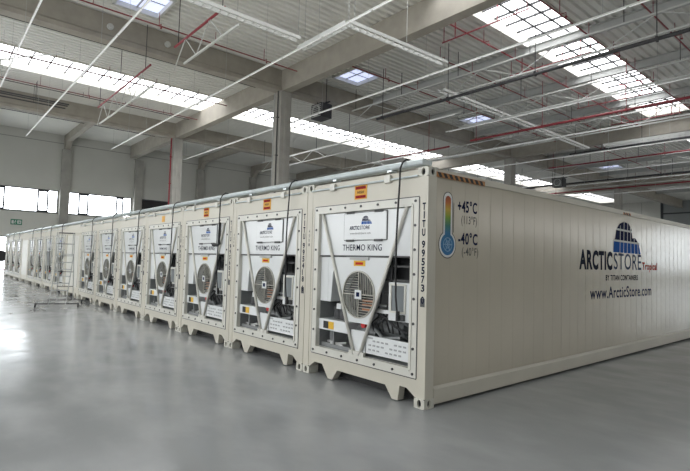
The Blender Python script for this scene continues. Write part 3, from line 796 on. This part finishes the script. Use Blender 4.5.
GLOBE = [(.0, 0), (.015, .37), (.06, .43), (.10, .71), (.21, .91), (.36, 1), (.53, .97), (.64, .80), (.67, .50), (.78, .52), (.88, .40), (.92, .30), (1, 0)]
def globe_logo(parent, name, org, wdt, hgt, U, V, N):
    U, V, N, org = Vector(U), Vector(V), Vector(N), Vector(org)
    root = None
    def clip(poly, k, keep_above):
        out = []
        for (a, b), (c, d) in zip(poly, poly[1:]+poly[:1]):
            ina = (b >= k) == keep_above or b == k; inc = (d >= k) == keep_above or d == k
            if ina: out.append((a, b))
            if ina != inc and d != b: t = (k-b)/(d-b); out.append((a+(c-a)*t, k))
        return out
    def put(poly, d, m, nm, par):
        me = MB(); me.add([org+U*a*wdt+V*b*hgt+N*d for a, b in poly], [tuple(range(len(poly)))])
        return me.build(nm, m, par)
    lowp = clip(GLOBE, .37, False); up_ = clip(GLOBE, .37, True)
    b = put(lowp, .001, blue, name, parent); b2 = put(up_, .001, navy, name, parent)
    # white meridians and parallels over the emblem
    ln = MB()
    def band(p, q, w2):
        ax, az = p; bx, bz = q
        P = org+U*ax*wdt+V*az*hgt; Q = org+U*bx*wdt+V*bz*hgt
        d = (Q-P).normalized(); s = d.cross(N)*w2/2
        ln.add([P-s+N*.002, P+s+N*.002, Q+s+N*.002, Q-s+N*.002], [(0, 1, 2, 3)])
    t = wdt*.018
    for z in (.37, .73): band((.02 if z < .5 else .1, z), (.97 if z < .5 else .66, z-.02), t*1.5)
    for x, z1 in ((.20, .86), (.33, .99), (.46, .98), (.60, .85), (.74, .50), (.87, .40)): band((x+.02, 0), (x-(.0 if x > .5 else -.04), z1), t)
    ln.build(name+'_lines', inkwhite, parent)

A = make_container('early')
def place(o, k): o.location = (-k*PITCHX, 0, 0)
numbers = ['TITU995573 0', 'TITU995418 6', 'TITU995602 1']
VAR = {0: 'early', 1: 'early', 2: 'hook', 7: 'plain', 12: 'plain', 9: 'open'}
proto = {'early': A}
conts = [A]
place(A, 0)
for k in range(1, 16):
    v = VAR.get(k, 'late')
    if v == 'hook':
        c = copy_tree(proto['early'])
    elif v in proto: c = copy_tree(proto[v])
    else:
        c = make_container(v); proto[v] = c
    place(c, k); conts.append(c)
GRP = 'row of refrigerated containers'
LAB = ['nearest refrigerated container at the right end, its long lettered side in view',
 'second white refrigerated container from the right, orange sticker and clear maker name on its front',
 'third refrigerated container from the right, with a black hook-shaped pipe on its upper cover',
 'fourth refrigerated container from the right, small orange sticker above its cover',
 'fifth refrigerated container from the right end of the row',
 'sixth refrigerated container from the right end of the row',
 'seventh refrigerated container from the right, just right of the step ladder',
 'plain-ended beige container directly behind the step ladder',
 'refrigerated container just left of the plain one behind the step ladder',
 'tenth refrigerated container from the right, with a dark open lower front',
 'eleventh refrigerated container from the right, left of the dark open one',
 'twelfth refrigerated container from the right, beside the second plain-ended one',
 'plain-ended beige container near the far left end of the row',
 'fourteenth refrigerated container from the right, just left of the far plain-ended one',
 'second refrigerated container from the far left end of the row',
 'farthest refrigerated container at the left end of the row']
for k, c in enumerate(conts): tag(c, LAB[k], 'container', GRP)

# front stickers
for k in range(4):
    c = conts[k]; s = 1 if k < 3 else .75
    MB().box(-1.33, -1.33+.25*s, .0, .005, 2.585, 2.585+.20*s).build('caution_sticker', orange, c)
    if k < 3:
        g = MB().box(-1.31, -1.31+.21*s, -.002, -.0, 2.725, 2.765).box(-1.31, -1.31+.21*s, -.002, 0, 2.60, 2.64)
        g.build('sticker_band', redink, c)
        text('CAUTION', 'sticker_lettering', ink, c, (-1.30, -.003, 2.732), FU, FV, FN, .19, .028, .01)
        text('HIGH', 'sticker_lettering', ink, c, (-1.27, 0, 2.665), FU, FV, FN, .13, .035, .02)
        text('VOLTAGE', 'sticker_lettering', ink, c, (-1.30, -.003, 2.607), FU, FV, FN, .19, .028, .01)
# upright container numbers down the right post
for k in range(0, 6):
    z = 2.44
    s = (numbers[k] if k < 3 else 'TITU995%03d %d' % (311+37*k, (k*3) % 10))
    full = s[:4] + ' ' + s[4:]
    for ch in full:
        if ch == ' ': z -= .04; continue
        text(ch, 'number_lettering', ink, conts[k], (-.085 if ch != 'I' else -.065, .004, z-.07), FU, FV, FN, .052 if ch not in 'I1' else .018, .082, .035)
        z -= .105
    MB().box(-.095, -.025, .002, .004, 1.20, 1.30).build('number_plate', inkgrey, conts[k])
# second, smaller number on the left post of some
for k in (0, 1, 2):
    z = 2.2
    for ch in ('45R1' if k else '45R1'):
        text(ch, 'number_lettering', inkgrey, conts[k], (-2.385, .004, z-.05), FU, FV, FN, .03, .045, .0); z -= .07

# the hook on the third container
m = MB().tube([(-.50, -.02, 2.44), (-.50, -.02, 2.02), (-.54, -.02, 1.98), (-.78, -.02, 1.98)], .028, 8)
m.build('black_pipe', black, conts[2])

# long-side graphics on the nearest container (face x = 0, sheet at -.014)
S = conts[0]; SX = -.0125
hz = MB(); hy = MB()
hy.box(SX, SX+.0, .16, .16, 2, 2) if False else None
n = 9
for i in range(n):
    y = .17+i*.11
    hz.prism([(y, 2.845), (y+.06, 2.845), (y+.10, 2.79), (y+.04, 2.79)], 'x', .0005, .002)
hz.build('hazard_stripe', black, S)
MB().box(0, .0008, .15, 1.18, 2.785, 2.85).build('hazard_band', mat('dull_orange', (.45, .20, .06), .5), S)
MB().box(0, .0008, 5.95, 6.35, 2.80, 2.85).build('hazard_band', mat('dull_orange', (.45, .20, .06), .5), S)
hz = MB()
for i in range(3): y = 5.98+i*.12; hz.prism([(y, 2.85), (y+.06, 2.85), (y+.10, 2.80), (y+.04, 2.80)], 'x', .0008, .002)
hz.build('hazard_stripe', black, S)
# thermometer
def therm_outline(r_b, r_t, zb_, zt_, yc):
    pts = []
    a0 = math.asin(min(1, r_t/r_b))
    for k in range(25):
        t = math.pi/2 + a0 + (2*math.pi-2*a0)*k/24
        pts.append((yc+r_b*math.cos(t), zb_+r_b*math.sin(t)))
    for k in range(9):
        t = math.pi*k/8; pts.append((yc+r_t*math.cos(t), zt_+r_t*math.sin(t)))
    return pts
yc = .40
MB().prism(therm_outline(.175, .098, 1.965, 2.53, yc), 'x', SX, SX+.001).build('thermometer_edge', inkgrey, S)
MB().prism(therm_outline(.162, .086, 1.965, 2.53, yc), 'x', SX+.001, SX+.002).build('thermometer_border', inkwhite, S)
gm = bpy.data.materials.new('thermometer_gradient'); gm.use_nodes = True; nt = gm.node_tree; bs = nt.nodes['Principled BSDF']; bs.inputs['Roughness'].default_value = .5
tc = nt.nodes.new('ShaderNodeTexCoord'); sp = nt.nodes.new('ShaderNodeSeparateXYZ'); mr = nt.nodes.new('ShaderNodeMapRange'); cr = nt.nodes.new('ShaderNodeValToRGB')
nt.links.new(tc.outputs['Object'], sp.inputs[0]); nt.links.new(sp.outputs[2], mr.inputs[0]); mr.inputs[1].default_value = 1.8; mr.inputs[2].default_value = 2.6
nt.links.new(mr.outputs[0], cr.inputs[0]); nt.links.new(cr.outputs[0], bs.inputs['Base Color'])
E_ = cr.color_ramp.elements
E_[0].position = 0; E_[0].color = (.03, .16, .36, 1); E_[1].position = 1; E_[1].color = (.22, .01, .01, 1)
for p, c in ((.38, (.02, .16, .32, 1)), (.50, (.03, .18, .14, 1)), (.62, (.16, .32, .03, 1)), (.75, (.55, .38, .03, 1)), (.86, (.50, .14, .02, 1))):
    e = E_.new(p); e.color = c
MB().prism(therm_outline(.135, .055, 1.965, 2.52, yc), 'x', SX+.002, SX+.004).build('thermometer_scale', gm, S)
sm = MB()                                                            # snowflake in the bulb
for k in range(3):
    t = math.pi*k/3
    sm.bar((SX+.006, yc-.08*math.cos(t), 1.965-.08*math.sin(t)), (SX+.006, yc+.08*math.cos(t), 1.965+.08*math.sin(t)), .012, .002, (1, 0, 0))
for r_ in (.045, .085):
    for k in range(16):
        t, t2 = 2*math.pi*k/16, 2*math.pi*(k+1)/16
        sm.bar((SX+.006, yc+r_*math.cos(t), 1.965+r_*math.sin(t)), (SX+.006, yc+r_*math.cos(t2), 1.965+r_*math.sin(t2)), .008, .002, (1, 0, 0))
sm.build('snowflake', mat('pale_blue_ink', (.25, .42, .60), .5), S)
MB().box(SX, SX+.003, yc+.115, yc+.122, 2.12, 2.50).build('thermometer_tick', inkgrey, S)
text('+45\u00b0C', 'side_lettering', navy, S, (SX, .60, 2.40), SU, SV, SN, .42, .14, .025, .0005)
text('(113\u00b0F)', 'side_lettering', inkgrey, S, (SX, .68, 2.25), SU, SV, SN, .34, .10, .01, .0005)
text('-40\u00b0C', 'side_lettering', navy, S, (SX, .62, 1.985), SU, SV, SN, .42, .14, .025, .0005)
text('(-40\u00b0F)', 'side_lettering', inkgrey, S, (SX, .70, 1.84), SU, SV, SN, .36, .10, .01, .0005)
text('ARCTIC', 'side_lettering', ink, S, (SX, 4.05, 1.715), SU, SV, SN, 1.40, .31, .045, .0005)
text('STORE', 'side_lettering', mat('steel_blue_ink', (.07, .09, .14), .7, spec=.05), S, (SX, 5.52, 1.715), SU, SV, SN, 1.42, .31, .008, .0005)
text('Tropical', 'side_lettering', redink, S, (SX, 7.0, 1.72), SU, SV, SN, .90, .15, .03, .0005)
text('BY TITAN CONTAINERS', 'side_lettering', ink, S, (SX, 5.15, 1.50), SU, SV, SN, 1.60, .10, .02, .0005)
text('www.ArcticStore.com', 'side_lettering', mat('web_ink', (.03, .04, .09), .7, spec=.05), S, (SX, 4.48, 1.17), SU, SV, SN, 3.05, .21, .014, .0005)
globe_logo(S, 'side_emblem', (SX, 5.50, 2.04), 1.42, .62, SU, SV, SN)

# ------------------------------------------------------------------ power line along the container tops
root = empty('power_trunking', (0, 0, 2.93))
MB().tube([(-39.2, .02, 0.03), (-.08, .02, 0.03)], .045, 12).build('trunking', galv, root)
MB().box(-39.2, -.08, .06, .16, -.0, .055).build('tray_flange', galv, root)
for k in range(16):
    x = -k*PITCHX
    for dx in (-1.79, -.66): MB().box(x+dx-.04, x+dx+.04, .0, .1, -.034, 0.0).build('saddle', galv, root)
tag(root, 'galvanised power trunking running along the front top edge of all containers', 'trunking')
for k in range(16):
    if k in (7, 12): continue
    root = empty('power_cable', (-k*PITCHX, 0, 0))
    w1 = random.uniform(-.03, .03)
    pts = [(-.38, .08, 3.02), (-.38, .02, 3.03), (-.38, -.05, 2.98), (-.385, -.085, 2.9), (-.39, -.085, 2.7), (-.395+w1, -.085, 2.4), (-.41+w1, -.085, 2.0), (-.425, -.085, 1.6), (-.42, -.08, 1.3), (-.405, -.07, 1.12), (-.40, -.055, 1.05)]
    MB().tube(pts, .012, 8).build('cable', black, root, smooth=True)
    MB().tube([(-.40, -.058, 1.12), (-.40, -.058, 1.0)], .026, 10).build('plug', black, root)
    tag(root, 'black power cable hanging down the front of the %s container from the right' % (NUM[k]), 'cable', 'power cables')

# ------------------------------------------------------------------ rolling step ladder
root = empty('step_ladder', (-14.85, -.95, 0)); root.rotation_euler = (0, 0, math.radians(70))
T = MB()
def tb(mb, *pts, r=.013): mb.tube(pts, r, 6)
wd = .24
fr_ = MB()
for s in (-wd, wd):
    tb(fr_, (s, -.75, .12), (s, .25, 1.70)); tb(fr_, (s, .62, .10), (s, .30, 1.70), (s, .30, 2.42), (s, -.02, 2.42), (s, -.05, 1.65))
    tb(fr_, (s, -.85, .12), (s, .75, .12)); tb(fr_, (s, -.02, 2.05), (s, .30, 2.05)); tb(fr_, (s, -.05, 1.65), (s, .30, 1.65))
fr_.build('side_frame', steel_g, root)
for pts_, rr_ in ((((-wd, .62, .12), (wd, .62, .12)), .013), (((-.62, -.80, .12), (.62, -.80, .12)), .018), (((-.55, .70, .12), (.55, .70, .12)), .016), (((-wd, .30, 2.42), (wd, .30, 2.42)), .022), (((-wd, .30, 2.05), (wd, .30, 2.05)), .013),
                  (((-wd, .49, .6), (wd, .49, .6)), .013), (((-wd, .415, 1.1), (wd, .415, 1.1)), .013)):
    t2 = MB(); tb(t2, *pts_, r=rr_); t2.build('crossbar', steel_d, root)
for i in range(7):
    z = .30+i*.225; y = -.75+(z-.12)*(1.0/1.58)
    MB().box(-wd, wd, y-.07, y+.08, z-.015, z+.012).build('step', steel_g, root)
MB().box(-wd, wd, -.05, .32, 1.69, 1.715).build('platform', steel_g, root)
for x, y in ((-.6, -.8), (.6, -.8), (-.5, .7), (.5, .7)):
    MB().disc((y, .06), .06, 'x', x-.015, x+.015, 14).box(x-.02, x+.02, y-.02, y+.02, .06, .13).build('castor', steel_d, root)
tag(root, 'grey wheeled step ladder with handrail standing before the plain-ended container', 'ladder')
